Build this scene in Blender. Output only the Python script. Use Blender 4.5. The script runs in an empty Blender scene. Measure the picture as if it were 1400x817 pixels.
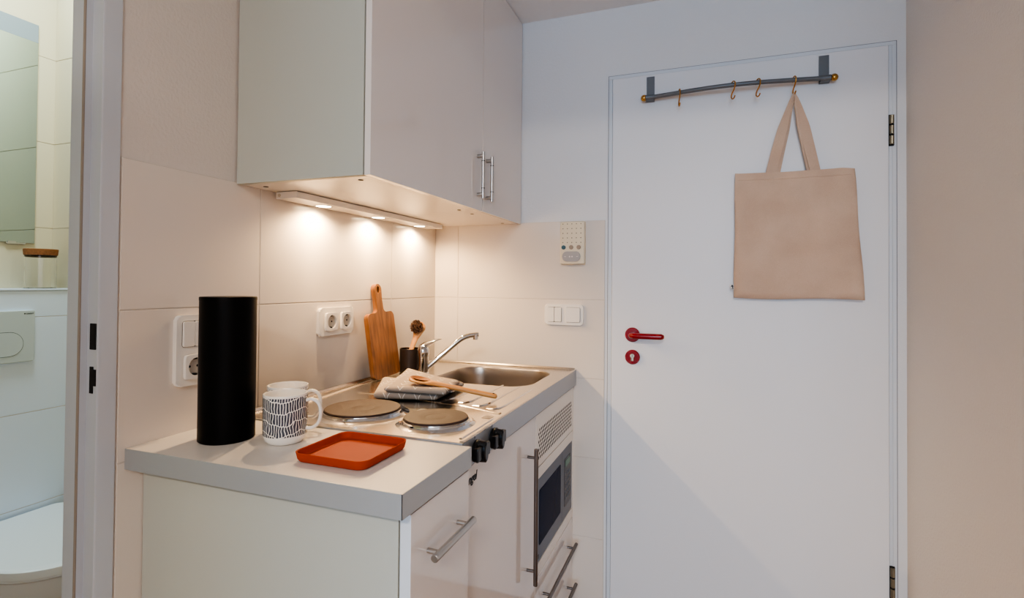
import bpy, bmesh, math, random
from mathutils import Vector, Matrix
random.seed(4)
PI = math.pi
S = bpy.context.scene
COL = S.collection

# ------------------------------------------------------------------ materials
def new_mat(name):
    m = bpy.data.materials.new(name); m.use_nodes = True
    nt = m.node_tree
    return m, nt, nt.nodes['Principled BSDF']

def N(nt, typ, **kw):
    n = nt.nodes.new(typ)
    for k, v in kw.items():
        if k.startswith('i_'):
            n.inputs[k[2:].replace('_', ' ')].default_value = v
        else:
            setattr(n, k, v)
    return n

def math_n(nt, op, a, b=None, c=None):
    n = nt.nodes.new('ShaderNodeMath'); n.operation = op
    for i, v in enumerate((a, b, c)):
        if v is None: continue
        if isinstance(v, (int, float)): n.inputs[i].default_value = v
        else: nt.links.new(v, n.inputs[i])
    return n.outputs[0]

def srgb(r, g, b):
    f = lambda c: (c/255/12.92) if c/255 <= .04045 else ((c/255+.055)/1.055)**2.4
    return (f(r), f(g), f(b), 1)

def mat(name, col, rough=.5, metal=0, bump=0, bscale=200, bdetail=2, coat=0, var=0, vscale=6, spec=.5, stretch=None, trans=0, ior=1.45, emit=None, estr=0):
    m, nt, p = new_mat(name)
    p.inputs['Base Color'].default_value = col
    p.inputs['Roughness'].default_value = rough
    p.inputs['Metallic'].default_value = metal
    p.inputs['Specular IOR Level'].default_value = spec
    p.inputs['Coat Weight'].default_value = coat
    p.inputs['Coat Roughness'].default_value = .04
    p.inputs['Transmission Weight'].default_value = trans
    p.inputs['IOR'].default_value = ior
    if emit:
        p.inputs['Emission Color'].default_value = emit
        p.inputs['Emission Strength'].default_value = estr
    tc = N(nt, 'ShaderNodeTexCoord')
    src = tc.outputs['Object']
    if stretch:
        mp = N(nt, 'ShaderNodeMapping'); mp.inputs['Scale'].default_value = stretch
        nt.links.new(src, mp.inputs['Vector']); src = mp.outputs['Vector']
    if bump:
        no = N(nt, 'ShaderNodeTexNoise'); no.inputs['Scale'].default_value = bscale; no.inputs['Detail'].default_value = bdetail
        nt.links.new(src, no.inputs['Vector'])
        bp = N(nt, 'ShaderNodeBump'); bp.inputs['Strength'].default_value = bump; bp.inputs['Distance'].default_value = .002
        nt.links.new(no.outputs['Fac'], bp.inputs['Height']); nt.links.new(bp.outputs['Normal'], p.inputs['Normal'])
    if var:
        n2 = N(nt, 'ShaderNodeTexNoise'); n2.inputs['Scale'].default_value = vscale; n2.inputs['Detail'].default_value = 4
        nt.links.new(src, n2.inputs['Vector'])
        mx = N(nt, 'ShaderNodeMix', data_type='RGBA'); 
        mx.inputs[6].default_value = [c*(1-var) for c in col[:3]]+[1]; mx.inputs[7].default_value = [min(1, c*(1+var)) for c in col[:3]]+[1]
        nt.links.new(n2.outputs['Fac'], mx.inputs[0]); nt.links.new(mx.outputs[2], p.inputs['Base Color'])
    return m

def wood(name, c1, c2, scale=1.0, axis=(1, 1, .12), rough=.45):
    m, nt, p = new_mat(name)
    tc = N(nt, 'ShaderNodeTexCoord'); mp = N(nt, 'ShaderNodeMapping'); mp.inputs['Scale'].default_value = axis
    nt.links.new(tc.outputs['Object'], mp.inputs['Vector'])
    n1 = N(nt, 'ShaderNodeTexNoise'); n1.inputs['Scale'].default_value = 60*scale; n1.inputs['Detail'].default_value = 6; n1.inputs['Distortion'].default_value = 1.2
    n2 = N(nt, 'ShaderNodeTexNoise'); n2.inputs['Scale'].default_value = 300*scale; n2.inputs['Detail'].default_value = 3
    nt.links.new(mp.outputs['Vector'], n1.inputs['Vector']); nt.links.new(mp.outputs['Vector'], n2.inputs['Vector'])
    f = math_n(nt, 'ADD', math_n(nt, 'MULTIPLY', n1.outputs['Fac'], .75), math_n(nt, 'MULTIPLY', n2.outputs['Fac'], .25))
    cr = N(nt, 'ShaderNodeValToRGB'); cr.color_ramp.elements[0].position = .33; cr.color_ramp.elements[1].position = .67
    cr.color_ramp.elements[0].color = c1; cr.color_ramp.elements[1].color = c2
    nt.links.new(f, cr.inputs['Fac']); nt.links.new(cr.outputs['Color'], p.inputs['Base Color'])
    p.inputs['Roughness'].default_value = rough
    bp = N(nt, 'ShaderNodeBump'); bp.inputs['Strength'].default_value = .12; bp.inputs['Distance'].default_value = .001
    nt.links.new(n2.outputs['Fac'], bp.inputs['Height']); nt.links.new(bp.outputs['Normal'], p.inputs['Normal'])
    return m

def mug_mat(name, dots=False):
    """white glaze with a hand-painted blue-grey print (rows of upright dashes, or dots)"""
    m, nt, p = new_mat(name)
    tc = N(nt, 'ShaderNodeTexCoord'); sx = N(nt, 'ShaderNodeSeparateXYZ'); nt.links.new(tc.outputs['Object'], sx.inputs[0])
    x, y, z = sx.outputs
    ang = math_n(nt, 'ARCTAN2', y, x)
    cyl = N(nt, 'ShaderNodeCombineXYZ'); nt.links.new(ang, cyl.inputs[0]); nt.links.new(math_n(nt, 'MULTIPLY', z, 20), cyl.inputs[1])
    no = N(nt, 'ShaderNodeTexNoise'); no.inputs['Scale'].default_value = 2.2; no.inputs['Detail'].default_value = 1
    nt.links.new(cyl.outputs[0], no.inputs['Vector'])
    white, ink = srgb(236, 231, 222), srgb(40, 46, 62)
    wav = math_n(nt, 'ADD', math_n(nt, 'MULTIPLY', math_n(nt, 'SINE', math_n(nt, 'MULTIPLY', ang, 3.3)), .0045), math_n(nt, 'MULTIPLY', math_n(nt, 'SUBTRACT', no.outputs['Fac'], .5), .014))
    row = math_n(nt, 'MULTIPLY', math_n(nt, 'ADD', z, wav), 1/.0225)
    if dots:
        fr = math_n(nt, 'FRACT', math_n(nt, 'MULTIPLY', ang, 6)); fz = math_n(nt, 'FRACT', math_n(nt, 'MULTIPLY', z, 150))
        d = math_n(nt, 'ADD', math_n(nt, 'POWER', math_n(nt, 'SUBTRACT', fr, .5), 2), math_n(nt, 'POWER', math_n(nt, 'SUBTRACT', fz, .5), 2))
        fac = math_n(nt, 'LESS_THAN', d, .12)
    else:
        ridx = math_n(nt, 'FLOOR', row)
        a = math_n(nt, 'ADD', math_n(nt, 'MULTIPLY', ang, 8.0), math_n(nt, 'ADD', math_n(nt, 'MULTIPLY', no.outputs['Fac'], 1.6), math_n(nt, 'MULTIPLY', ridx, .37)))
        dash = math_n(nt, 'GREATER_THAN', math_n(nt, 'FRACT', a), .27)
        gap = math_n(nt, 'GREATER_THAN', math_n(nt, 'FRACT', row), .07)
        fac = math_n(nt, 'MULTIPLY', dash, gap)
    band = math_n(nt, 'MULTIPLY', math_n(nt, 'GREATER_THAN', z, .017), math_n(nt, 'LESS_THAN', z, .0955))
    fac = math_n(nt, 'MULTIPLY', fac, band)
    n3 = N(nt, 'ShaderNodeTexNoise'); n3.inputs['Scale'].default_value = 5; nt.links.new(cyl.outputs[0], n3.inputs['Vector'])
    ik = N(nt, 'ShaderNodeMix', data_type='RGBA'); ik.inputs[6].default_value = srgb(22, 24, 34); ik.inputs[7].default_value = srgb(96, 98, 110)
    nt.links.new(n3.outputs['Fac'], ik.inputs[0])
    mx = N(nt, 'ShaderNodeMix', data_type='RGBA'); mx.inputs[6].default_value = white
    nt.links.new(ik.outputs[2], mx.inputs[7]); nt.links.new(fac, mx.inputs[0]); nt.links.new(mx.outputs[2], p.inputs['Base Color'])
    p.inputs['Roughness'].default_value = .22
    return m

def towel_mat():
    m, nt, p = new_mat('towel_cotton')
    tc = N(nt, 'ShaderNodeTexCoord'); sx = N(nt, 'ShaderNodeSeparateXYZ'); nt.links.new(tc.outputs['Object'], sx.inputs[0])
    x, y, z = sx.outputs
    xr = math_n(nt, 'ADD', math_n(nt, 'MULTIPLY', x, .963), math_n(nt, 'MULTIPLY', y, .27))
    yr = math_n(nt, 'ADD', math_n(nt, 'MULTIPLY', x, -.27), math_n(nt, 'MULTIPLY', y, .963))
    u = math_n(nt, 'MULTIPLY', math_n(nt, 'ABSOLUTE', math_n(nt, 'SUBTRACT', math_n(nt, 'FRACT', math_n(nt, 'MULTIPLY', xr, 1/.043)), .5)), .043)
    sv = math_n(nt, 'ADD', math_n(nt, 'ADD', z, yr), math_n(nt, 'ADD', math_n(nt, 'MULTIPLY', math_n(nt, 'GREATER_THAN', z, .0258), -.012), .1125+.34))
    h = math_n(nt, 'MULTIPLY', math_n(nt, 'FRACT', math_n(nt, 'MULTIPLY', sv, 1/.034)), .034)
    d = math_n(nt, 'ABSOLUTE', math_n(nt, 'SUBTRACT', h, math_n(nt, 'MULTIPLY', u, 2.0)))
    line = math_n(nt, 'MULTIPLY', math_n(nt, 'LESS_THAN', d, .0019), math_n(nt, 'LESS_THAN', h, .0185))
    mx = N(nt, 'ShaderNodeMix', data_type='RGBA'); mx.inputs[6].default_value = srgb(160, 145, 132); mx.inputs[7].default_value = srgb(236, 228, 216)
    nt.links.new(line, mx.inputs[0]); nt.links.new(mx.outputs[2], p.inputs['Base Color'])
    p.inputs['Roughness'].default_value = .9
    no = N(nt, 'ShaderNodeTexNoise'); no.inputs['Scale'].default_value = 900; nt.links.new(tc.outputs['Object'], no.inputs['Vector'])
    bp = N(nt, 'ShaderNodeBump'); bp.inputs['Strength'].default_value = .35; bp.inputs['Distance'].default_value = .001
    nt.links.new(no.outputs['Fac'], bp.inputs['Height']); nt.links.new(bp.outputs['Normal'], p.inputs['Normal'])
    return m

def canvas_mat():
    m, nt, p = new_mat('cotton_canvas')
    tc = N(nt, 'ShaderNodeTexCoord')
    n1 = N(nt, 'ShaderNodeTexNoise'); n1.inputs['Scale'].default_value = 9; n1.inputs['Detail'].default_value = 5
    nt.links.new(tc.outputs['Object'], n1.inputs['Vector'])
    mp = N(nt, 'ShaderNodeMapping'); mp.inputs['Scale'].default_value = (400, 400, 2500); nt.links.new(tc.outputs['Object'], mp.inputs['Vector'])
    n2 = N(nt, 'ShaderNodeTexNoise'); n2.inputs['Scale'].default_value = 1; nt.links.new(mp.outputs[0], n2.inputs['Vector'])
    f = math_n(nt, 'ADD', math_n(nt, 'MULTIPLY', n1.outputs['Fac'], .5), math_n(nt, 'MULTIPLY', n2.outputs['Fac'], .5))
    cr = N(nt, 'ShaderNodeValToRGB'); cr.color_ramp.elements[0].position = .3; cr.color_ramp.elements[1].position = .7
    cr.color_ramp.elements[0].color = srgb(186, 156, 134); cr.color_ramp.elements[1].color = srgb(216, 189, 166)
    nt.links.new(f, cr.inputs[0]); nt.links.new(cr.outputs[0], p.inputs['Base Color'])
    p.inputs['Roughness'].default_value = .95
    bp = N(nt, 'ShaderNodeBump'); bp.inputs['Strength'].default_value = .25; bp.inputs['Distance'].default_value = .001
    nt.links.new(n2.outputs['Fac'], bp.inputs['Height'])
    n3 = N(nt, 'ShaderNodeTexNoise'); n3.inputs['Scale'].default_value = 14; n3.inputs['Detail'].default_value = 4; nt.links.new(tc.outputs['Object'], n3.inputs['Vector'])
    b2 = N(nt, 'ShaderNodeBump'); b2.inputs['Strength'].default_value = .35; b2.inputs['Distance'].default_value = .006
    nt.links.new(n3.outputs['Fac'], b2.inputs['Height']); nt.links.new(bp.outputs['Normal'], b2.inputs['Normal'])
    nt.links.new(b2.outputs['Normal'], p.inputs['Normal'])
    return m

WHITE_WALL = mat('plaster_white', srgb(224, 224, 224), .75, bump=.35, bscale=120, bdetail=5)
BEIGE_WALL = mat('plaster_rough_white', srgb(230, 224, 218), .7, bump=1.0, bscale=150, bdetail=6)
LEFT_WALL = mat('plaster_kitchen', srgb(214, 205, 197), .75, bump=.7, bscale=130, bdetail=5)
CEIL = mat('ceiling_paint', srgb(240, 240, 240), .85, bump=.5, bscale=90, bdetail=4)
TILE = mat('wall_tile_glaze', srgb(222, 212, 201), .16, spec=.5, bump=.03, bscale=12)
GROUT = mat('grout', srgb(208, 199, 188), .9)
TILE_LAMPLIT = mat('bath_tile_lamplit', srgb(216, 204, 172), .2, bump=.03, bscale=12)  # warm lamp light painted into the tile colour
TILE_DAYLIT = mat('bath_tile_daylit', srgb(220, 232, 248), .2, bump=.03, bscale=12)  # cool daylight painted into the colour of the lower boxing tiles
FLOORM = wood('floor_oak', srgb(120, 88, 64), srgb(165, 128, 98), .5, (1, .12, 1), .4)
BATHFLOOR = mat('bath_floor_tile', srgb(120, 120, 118), .4)
DOORP = mat('door_paint', srgb(226, 226, 227), .42, bump=.06, bscale=60)
FRAMEP = mat('frame_paint', srgb(214, 218, 222), .4)
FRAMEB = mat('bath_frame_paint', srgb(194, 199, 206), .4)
DARK = mat('dark_gap', srgb(22, 20, 20), .9)
GLOSS = mat('gloss_white_front', srgb(230, 223, 218), .09, coat=.3, spec=.5)
PANEL = mat('matt_panel', srgb(186, 189, 180), .5, bump=.05, bscale=300)
CARC = mat('carcass_white', srgb(236, 230, 222), .22)
EDGEW = mat('panel_edge_white', srgb(215, 222, 228), .4)
LAMI = mat('laminate_top', srgb(212, 206, 199), .35, bump=.04, bscale=400)
ALUBAND = mat('alu_edge_band', srgb(176, 180, 182), .4, metal=.35, bump=.03, bscale=500, stretch=(.05, .05, 1))
STEEL = mat('brushed_steel', srgb(220, 211, 200), .22, metal=1, bump=.03, bscale=600, stretch=(1, .05, 1))
STEELD = mat('steel_basin', srgb(170, 162, 154), .3, metal=1, bump=.03, bscale=600, stretch=(.05, 1, 1))
STEELF = mat('steel_apron', srgb(172, 176, 182), .42, metal=.6, bump=.03, bscale=600, stretch=(1, .03, 1))
CHROME = mat('chrome', srgb(215, 215, 215), .08, metal=1)
HANDLE = mat('handle_nickel', srgb(190, 188, 184), .28, metal=1)
HANDLED = mat('handle_dark_nickel', srgb(120, 114, 110), .3, metal=1)
IRON = mat('hotplate_iron', srgb(66, 51, 46), .55, metal=0, spec=.3, bump=.1, bscale=300, var=.12, vscale=18)
BLACK = mat('black_matt_metal', srgb(4, 3, 3), .4, spec=.1)
BLACKP = mat('black_plastic', srgb(12, 12, 14), .22)
TERRA = mat('terracotta', srgb(164, 54, 11), .62, spec=.25, bump=.05, bscale=250)
BOARDW = wood('acacia_wood', srgb(92, 56, 28), srgb(154, 100, 56), 1.0, (1, 1, .1), .4)
BOARDW2 = wood('acacia_wood_light', srgb(146, 88, 40), srgb(205, 134, 72), .7, (1, 1, .1), .4)
BEECH = wood('beech_wood', srgb(196, 130, 70), srgb(222, 164, 98), .6, (.15, 1, 1), .45)
BEECHD = wood('beech_hollow', srgb(140, 84, 40), srgb(170, 108, 56), .6, (.15, 1, 1), .6)
BRISTLE = mat('bristle', srgb(88, 62, 46), .85, var=.5, vscale=300)
CUPM = mat('dark_brown_metal', srgb(52, 42, 38), .35, metal=.3)
PLASTW = mat('switch_plastic', srgb(236, 230, 221), .28)
PLASTG = mat('socket_well', srgb(196, 186, 172), .4)
INTERC = mat('intercom_plastic', srgb(226, 213, 186), .4)
GREYBTN = mat('grey_button', srgb(168, 163, 160), .4)
TEAL = mat('teal_button', srgb(58, 92, 104), .35)
TAN = mat('tan_button', srgb(160, 142, 122), .35)
RED = mat('red_nylon', srgb(132, 6, 20), .22, coat=.15)
BRASSC = mat('cylinder_brass', srgb(190, 180, 160), .3, metal=1)
HINGEM = mat('hinge_metal', srgb(150, 142, 122), .35, metal=1)
RAILM = mat('rail_grey', srgb(108, 110, 112), .42, metal=.3)
GOLD = mat('gold_metal', srgb(190, 148, 84), .22, metal=1)
COPPER = mat('hook_brass', srgb(190, 138, 70), .28, metal=1)
CANVAS = canvas_mat()
TOWEL = towel_mat()
MIRROR = mat('mirror_glass', srgb(190, 205, 206), .02, metal=1)
GLASS = mat('clear_glass', (1, 1, 1, 1), .02, trans=1, ior=1.45)
CORK = mat('cork', srgb(140, 90, 52), .9, bump=.4, bscale=200, var=.5, vscale=160)
CERAM = mat('sanitary_ceramic', srgb(226, 232, 236), .12)
FLUSH = mat('flush_plate_plastic', srgb(196, 206, 208), .25)
MWBODY = mat('microwave_silver', srgb(96, 101, 112), .35, metal=.4)
MWGLASS = mat('microwave_glass', srgb(26, 32, 58), .12, spec=.12, ior=1.12)
MWPANEL = mat('microwave_panel', srgb(34, 42, 58), .15, spec=.2)
DISPLAY = mat('microwave_display', srgb(20, 50, 40), .2, emit=srgb(40, 110, 80), estr=.15)
LENS = mat('lamp_lens', srgb(255, 240, 210), .3, emit=(1, .82, .55, 1), estr=14)
INK = mat('black_ink', srgb(18, 17, 18), .5)
LABELW = mat('label_cloth_white', srgb(225, 220, 212), .9)

# ------------------------------------------------------------------ mesh builder
class MB:
    def __init__(s): s.bm = bmesh.new()
    def merge(s, t, mi=0, M=None):
        if M is not None: bmesh.ops.transform(t, matrix=M, verts=t.verts)
        for f in t.faces: 
            if mi: f.material_index = mi
        me = bpy.data.meshes.new('tmp'); t.to_mesh(me); t.free(); s.bm.from_mesh(me); bpy.data.meshes.remove(me); return s
    def box(s, a, b, bev=0, seg=2, mi=0, M=None):
        t = bmesh.new(); bmesh.ops.create_cube(t, size=1)
        c = [(a[i]+b[i])/2 for i in range(3)]; d = [abs(b[i]-a[i]) for i in range(3)]
        for v in t.verts: v.co = Vector((c[0]+v.co.x*d[0], c[1]+v.co.y*d[1], c[2]+v.co.z*d[2]))
        if bev: bmesh.ops.bevel(t, geom=list(t.edges), offset=min(bev, min(d)*.49), segments=seg, affect='EDGES', profile=.5)
        return s.merge(t, mi, M)
    def cyl(s, p0, p1, r0, r1=None, seg=24, mi=0, bev=0):
        r1 = r0 if r1 is None else r1
        p0, p1 = Vector(p0), Vector(p1); h = (p1-p0).length
        pr = [(0, 0), (r0, 0), (r1, h), (0, h)] if not bev else [(0, 0), (r0-bev, 0), (r0, bev), (r1, h-bev), (r1-bev, h), (0, h)]
        M = Matrix.Translation(p0) @ (p1-p0).to_track_quat('Z', 'Y').to_matrix().to_4x4()
        return s.lathe(pr, seg, mi, M)
    def lathe(s, prof, seg=48, mi=0, M=None, mis=None):
        t = bmesh.new(); rings = []
        for r, z in prof:
            if r < 1e-6: rings.append([t.verts.new((0, 0, z))])
            else: rings.append([t.verts.new((r*math.cos(2*PI*i/seg), r*math.sin(2*PI*i/seg), z)) for i in range(seg)])
        for k in range(len(rings)-1):
            A, B = rings[k], rings[k+1]; m_ = mis[k] if mis else mi
            for i in range(seg):
                j = (i+1) % seg
                if len(A) == 1 and len(B) == 1: continue
                if len(A) == 1: f = t.faces.new((A[0], B[j], B[i]))
                elif len(B) == 1: f = t.faces.new((A[i], A[j], B[0]))
                else: f = t.faces.new((A[i], A[j], B[j], B[i]))
                f.material_index = m_
        bmesh.ops.recalc_face_normals(t, faces=t.faces)
        if M is not None: bmesh.ops.transform(t, matrix=M, verts=t.verts)
        me = bpy.data.meshes.new('tmp'); t.to_mesh(me); t.free(); s.bm.from_mesh(me); bpy.data.meshes.remove(me); return s
    def sphere(s, c, r, mi=0, sc=(1, 1, 1), u=24, v=14):
        t = bmesh.new(); bmesh.ops.create_uvsphere(t, u_segments=u, v_segments=v, radius=r)
        return s.merge(t, mi, Matrix.Translation(Vector(c)) @ Matrix.Diagonal((*sc, 1)))
    def sweep(s, pts, section, mi=0, cap=True, up=None, scales=None, twists=None):
        """sweep a closed 2-D section along pts with parallel transport"""
        t = bmesh.new(); pts = [Vector(p) for p in pts]; n = len(pts); rings = []; x = None
        for i, p in enumerate(pts):
            d = (pts[min(i+1, n-1)]-pts[max(i-1, 0)]).normalized()
            if x is None:
                x = Vector(up) if up else Vector((0, 0, 1)) if abs(d.z) < .9 else Vector((1, 0, 0))
            x = (x-d*x.dot(d)).normalized(); y = d.cross(x)
            sc = scales[i] if scales else 1; sc = sc if isinstance(sc, tuple) else (sc, sc)
            a = twists[i] if twists else 0; ca, sa = math.cos(a), math.sin(a)
            xx, yy = x*ca+y*sa, y*ca-x*sa
            rings.append([t.verts.new(p+xx*q[0]*sc[0]+yy*q[1]*sc[1]) for q in section])
        m = len(section)
        for k in range(n-1):
            for i in range(m):
                j = (i+1) % m; t.faces.new((rings[k][i], rings[k][j], rings[k+1][j], rings[k+1][i]))
        if cap: t.faces.new(rings[0][::-1]); t.faces.new(rings[-1])
        bmesh.ops.recalc_face_normals(t, faces=t.faces)
        return s.merge(t, mi)
    def tube(s, pts, r, seg=14, mi=0, scales=None, up=None):
        return s.sweep(pts, [(r*math.cos(2*PI*i/seg), r*math.sin(2*PI*i/seg)) for i in range(seg)], mi, True, up, scales)
    def prism(s, poly, h0, h1, bev=0, seg=2, mi=0, M=None, hole=None):
        """poly in xy, extruded z h0..h1"""
        t = bmesh.new(); n = len(poly)
        if hole is None:
            a = [t.verts.new((x, y, h0)) for x, y in poly]; b = [t.verts.new((x, y, h1)) for x, y in poly]
            t.faces.new(a[::-1]); t.faces.new(b)
            for i in range(n): j = (i+1) % n; t.faces.new((a[i], a[j], b[j], b[i]))
            if bev:
                e = [e for e in t.edges if abs(e.verts[0].co.z-e.verts[1].co.z) < 1e-7]
                bmesh.ops.bevel(t, geom=e, offset=bev, segments=seg, affect='EDGES', profile=.5)
        else:   # ring: poly and hole have the same number of points
            rs = [[t.verts.new((x, y, h)) for x, y in P] for P, h in ((poly, h0), (poly, h1), (hole, h1), (hole, h0))]
            for k in range(4):
                A, B = rs[k], rs[(k+1) % 4]
                for i in range(n): j = (i+1) % n; t.faces.new((A[i], A[j], B[j], B[i]))
            if bev:
                top = set(rs[1])
                e = [e for e in t.edges if e.verts[0] in top and e.verts[1] in top]
                bmesh.ops.bevel(t, geom=e, offset=bev, segments=seg, affect='EDGES', profile=.5)
        bmesh.ops.recalc_face_normals(t, faces=t.faces)
        return s.merge(t, mi, M)
    def grid(s, fn, nu, nv, mi=0, loop_u=False):
        t = bmesh.new()
        V = [[t.verts.new(fn(i/nu, j/nv)) for j in range(nv+1)] for i in range(nu if loop_u else nu+1)]
        for i in range(nu):
            for j in range(nv):
                k = (i+1) % len(V)
                t.faces.new((V[i][j], V[k][j], V[k][j+1], V[i][j+1]))
        bmesh.ops.remove_doubles(t, verts=t.verts, dist=1e-6)
        bmesh.ops.recalc_face_normals(t, faces=t.faces)
        return s.merge(t, mi)
    def build(s, name, mats, parent=None, origin=None, ang=35):
        if not isinstance(mats, (list, tuple)): mats = [mats]
        root = parent
        while root is not None and root.parent is not None: root = root.parent
        o0 = Vector(origin) if origin is not None else (root.location.copy() if root else Vector((0, 0, 0)))
        if root is not None and root.get('local'): o0 = Vector((0, 0, 0))
        for v in s.bm.verts: v.co -= o0
        me = bpy.data.meshes.new(name); s.bm.to_mesh(me); s.bm.free()
        for m in mats: me.materials.append(m)
        for p in me.polygons: p.use_smooth = True
        try: me.set_sharp_from_angle(angle=math.radians(ang))
        except Exception: pass
        o = bpy.data.objects.new(name, me); COL.objects.link(o)
        wn = o.modifiers.new('weighted', 'WEIGHTED_NORMAL'); wn.keep_sharp = True; wn.mode = 'FACE_AREA'; wn.weight = 50
        if parent is not None: o.parent = parent
        else: o.location = o0
        return o

def rrect(x0, y0, x1, y1, r, n=6):
    P = []
    for cx, cy, a in ((x1-r, y0+r, -PI/2), (x1-r, y1-r, 0), (x0+r, y1-r, PI/2), (x0+r, y0+r, PI)):
        for i in range(n+1): P.append((cx+r*math.cos(a+PI/2*i/n), cy+r*math.sin(a+PI/2*i/n)))
    return P

def circ(cx, cy, r, n=32): return [(cx+r*math.cos(2*PI*i/n), cy+r*math.sin(2*PI*i/n)) for i in range(n)]

def frameM(o, x, y, z):
    """local axes x,y,z (world vectors) at o"""
    x, y, z = Vector(x), Vector(y), Vector(z)
    return Matrix(((x.x, y.x, z.x, o[0]), (x.y, y.y, z.y, o[1]), (x.z, y.z, z.z, o[2]), (0, 0, 0, 1)))
def on_back(y=0):      # local x -> world X, local y -> world Z, local z -> out of the back wall
    return frameM((0, y, 0), (1, 0, 0), (0, 0, 1), (0, -1, 0))
def on_left(x=0):      # local x -> world Y, local y -> world Z, local z -> out of the kitchen wall
    return frameM((x, 0, 0), (0, 1, 0), (0, 0, 1), (1, 0, 0))

def tag(o, label=None, cat=None, group=None, kind=None):
    if label: o['label'] = label
    if cat: o['category'] = cat
    if group: o['group'] = group
    if kind: o['kind'] = kind
    return o
def thing(name, label, cat, loc=(0, 0, 0), group=None, kind=None):
    o = bpy.data.objects.new(name, None); COL.objects.link(o); o.location = loc; o.empty_display_size = .05
    return tag(o, label, cat, group, kind)
def struct(mb, name, m, parent=None, ang=35):
    o = mb.build(name, m, parent, ang=ang)
    if parent is None: o['kind'] = 'structure'
    return o
def copy_tree(o, parent=None):
    c = o.copy(); COL.objects.link(c)
    if parent is not None: c.parent = parent
    for ch in list(o.children): copy_tree(ch, c)
    return c
def text_mesh(txt, size, M, name, m, parent, depth=.0004, shear=0, bold=0, space=1.0):
    cu = bpy.data.curves.new(name, 'FONT'); cu.body = txt; cu.size = size; cu.extrude = depth; cu.shear = shear; cu.offset = bold
    cu.align_x = 'LEFT'; cu.align_y = 'BOTTOM_BASELINE'; cu.resolution_u = 4; cu.space_character = space
    to = bpy.data.objects.new(name, cu); COL.objects.link(to)
    dg = bpy.context.evaluated_depsgraph_get()
    me = bpy.data.meshes.new_from_object(to.evaluated_get(dg))
    bpy.data.objects.remove(to)
    mb = MB(); mb.bm.from_mesh(me); bpy.data.meshes.remove(me)
    for f in mb.bm.faces: f.material_index = 0
    bmesh.ops.transform(mb.bm, matrix=M, verts=mb.bm.verts)
    return mb.build(name, m, parent)

# ------------------------------------------------------------------ key dimensions (metres)
CEILZ = 2.262
RX = 1.66                    # right wall
FY = -1.279                  # kitchen wall ends at the bathroom door frame
ZT = (1.4684, 1.1696, .8737, .578, .282, 0)   # tile course lines

# ------------------------------------------------------------------ the room
b = MB(); b.box((-1.6, -7.2, -.1), (3.3, .2, 0)); fl = struct(b, 'floor', FLOORM)
# kitchen wall, with the bathroom doorway (Y -2.1 .. -1.29)
b = MB()
b.box((-.06, -1.29, 0), (0, 0, CEILZ)); b.box((-.06, -2.13, 2.03), (0, -1.29, CEILZ+.4)); b.box((-.06, -7.1, 0), (0, -2.13, 2.66))
b.box((-.06, -1.29, CEILZ), (0, 0, 2.66))
wl = struct(b, 'wall_left', LEFT_WALL)
# its tiles
def tile_field(name, M, us, zs, mt, parent, th=.004, gap=.0022):
    b = MB(); b.box((us[0], zs[-1], 0), (us[-1], zs[0], th*.55), mi=1, M=M)
    for i in range(len(us)-1):
        for j in range(len(zs)-1):
            b.box((us[i]+gap/2, zs[j+1]+gap/2, .0002), (us[i+1]-gap/2, zs[j]-gap/2, th), bev=.0012, seg=2, M=M)
    return b.build(name, [mt, GROUT], parent)
tile_field('tile_cladding', on_left(), (FY+.004, -.933, -.330, 0), ZT, TILE, wl)
# back wall with entrance door opening
b = MB()
b.box((-.06, 0, 0), (.727, .12, CEILZ)); b.box((1.6345, 0, 0), (RX+.12, .12, CEILZ)); b.box((.727, 0, 2.0055), (1.6345, .12, CEILZ))
wb = struct(b, 'wall_back', WHITE_WALL)
tile_field('tile_cladding', on_back(), (.004, .1118, .7165), ZT, TILE, wb)
b = MB(); b.box((RX, -2.25, 0), (RX+.12, 0, CEILZ)); struct(b, 'wall_right', BEIGE_WALL)
b = MB(); b.box((RX+.12, -2.25, 0), (3.2, -2.13, 2.66)); struct(b, 'wall_living_return', WHITE_WALL)
b = MB(); b.box((3.2, -7.1, 0), (3.3, -2.13, 2.66)); struct(b, 'wall_living_right', WHITE_WALL)
b = MB()
b.box((-.06, -7.2, 0), (.35, -7.1, 2.66)); b.box((2.35, -7.2, 0), (3.3, -7.1, 2.66)); b.box((.35, -7.2, 0), (2.35, -7.1, .75)); b.box((.35, -7.2, 2.35), (2.35, -7.1, 2.66))
struct(b, 'wall_front', WHITE_WALL)
b = MB()
for x in (.35, 1.32, 2.29): b.box((x, -7.18, .75), (x+.06, -7.12, 2.35))
for z in (.75, 2.29): b.box((.35, -7.18, z), (2.35, -7.12, z+.06))
w1 = struct(b, 'window_1', FRAMEP)
b = MB(); b.box((-.06, -2.25, CEILZ), (RX+.12, .12, CEILZ+.1)); struct(b, 'ceiling', CEIL)
b = MB(); b.box((-.06, -7.2, 2.66), (3.3, -2.13, 2.76)); b.box((0, -2.25, CEILZ+.1), (RX+.12, -2.15, 2.66)); struct(b, 'ceiling_living', CEIL)

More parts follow.
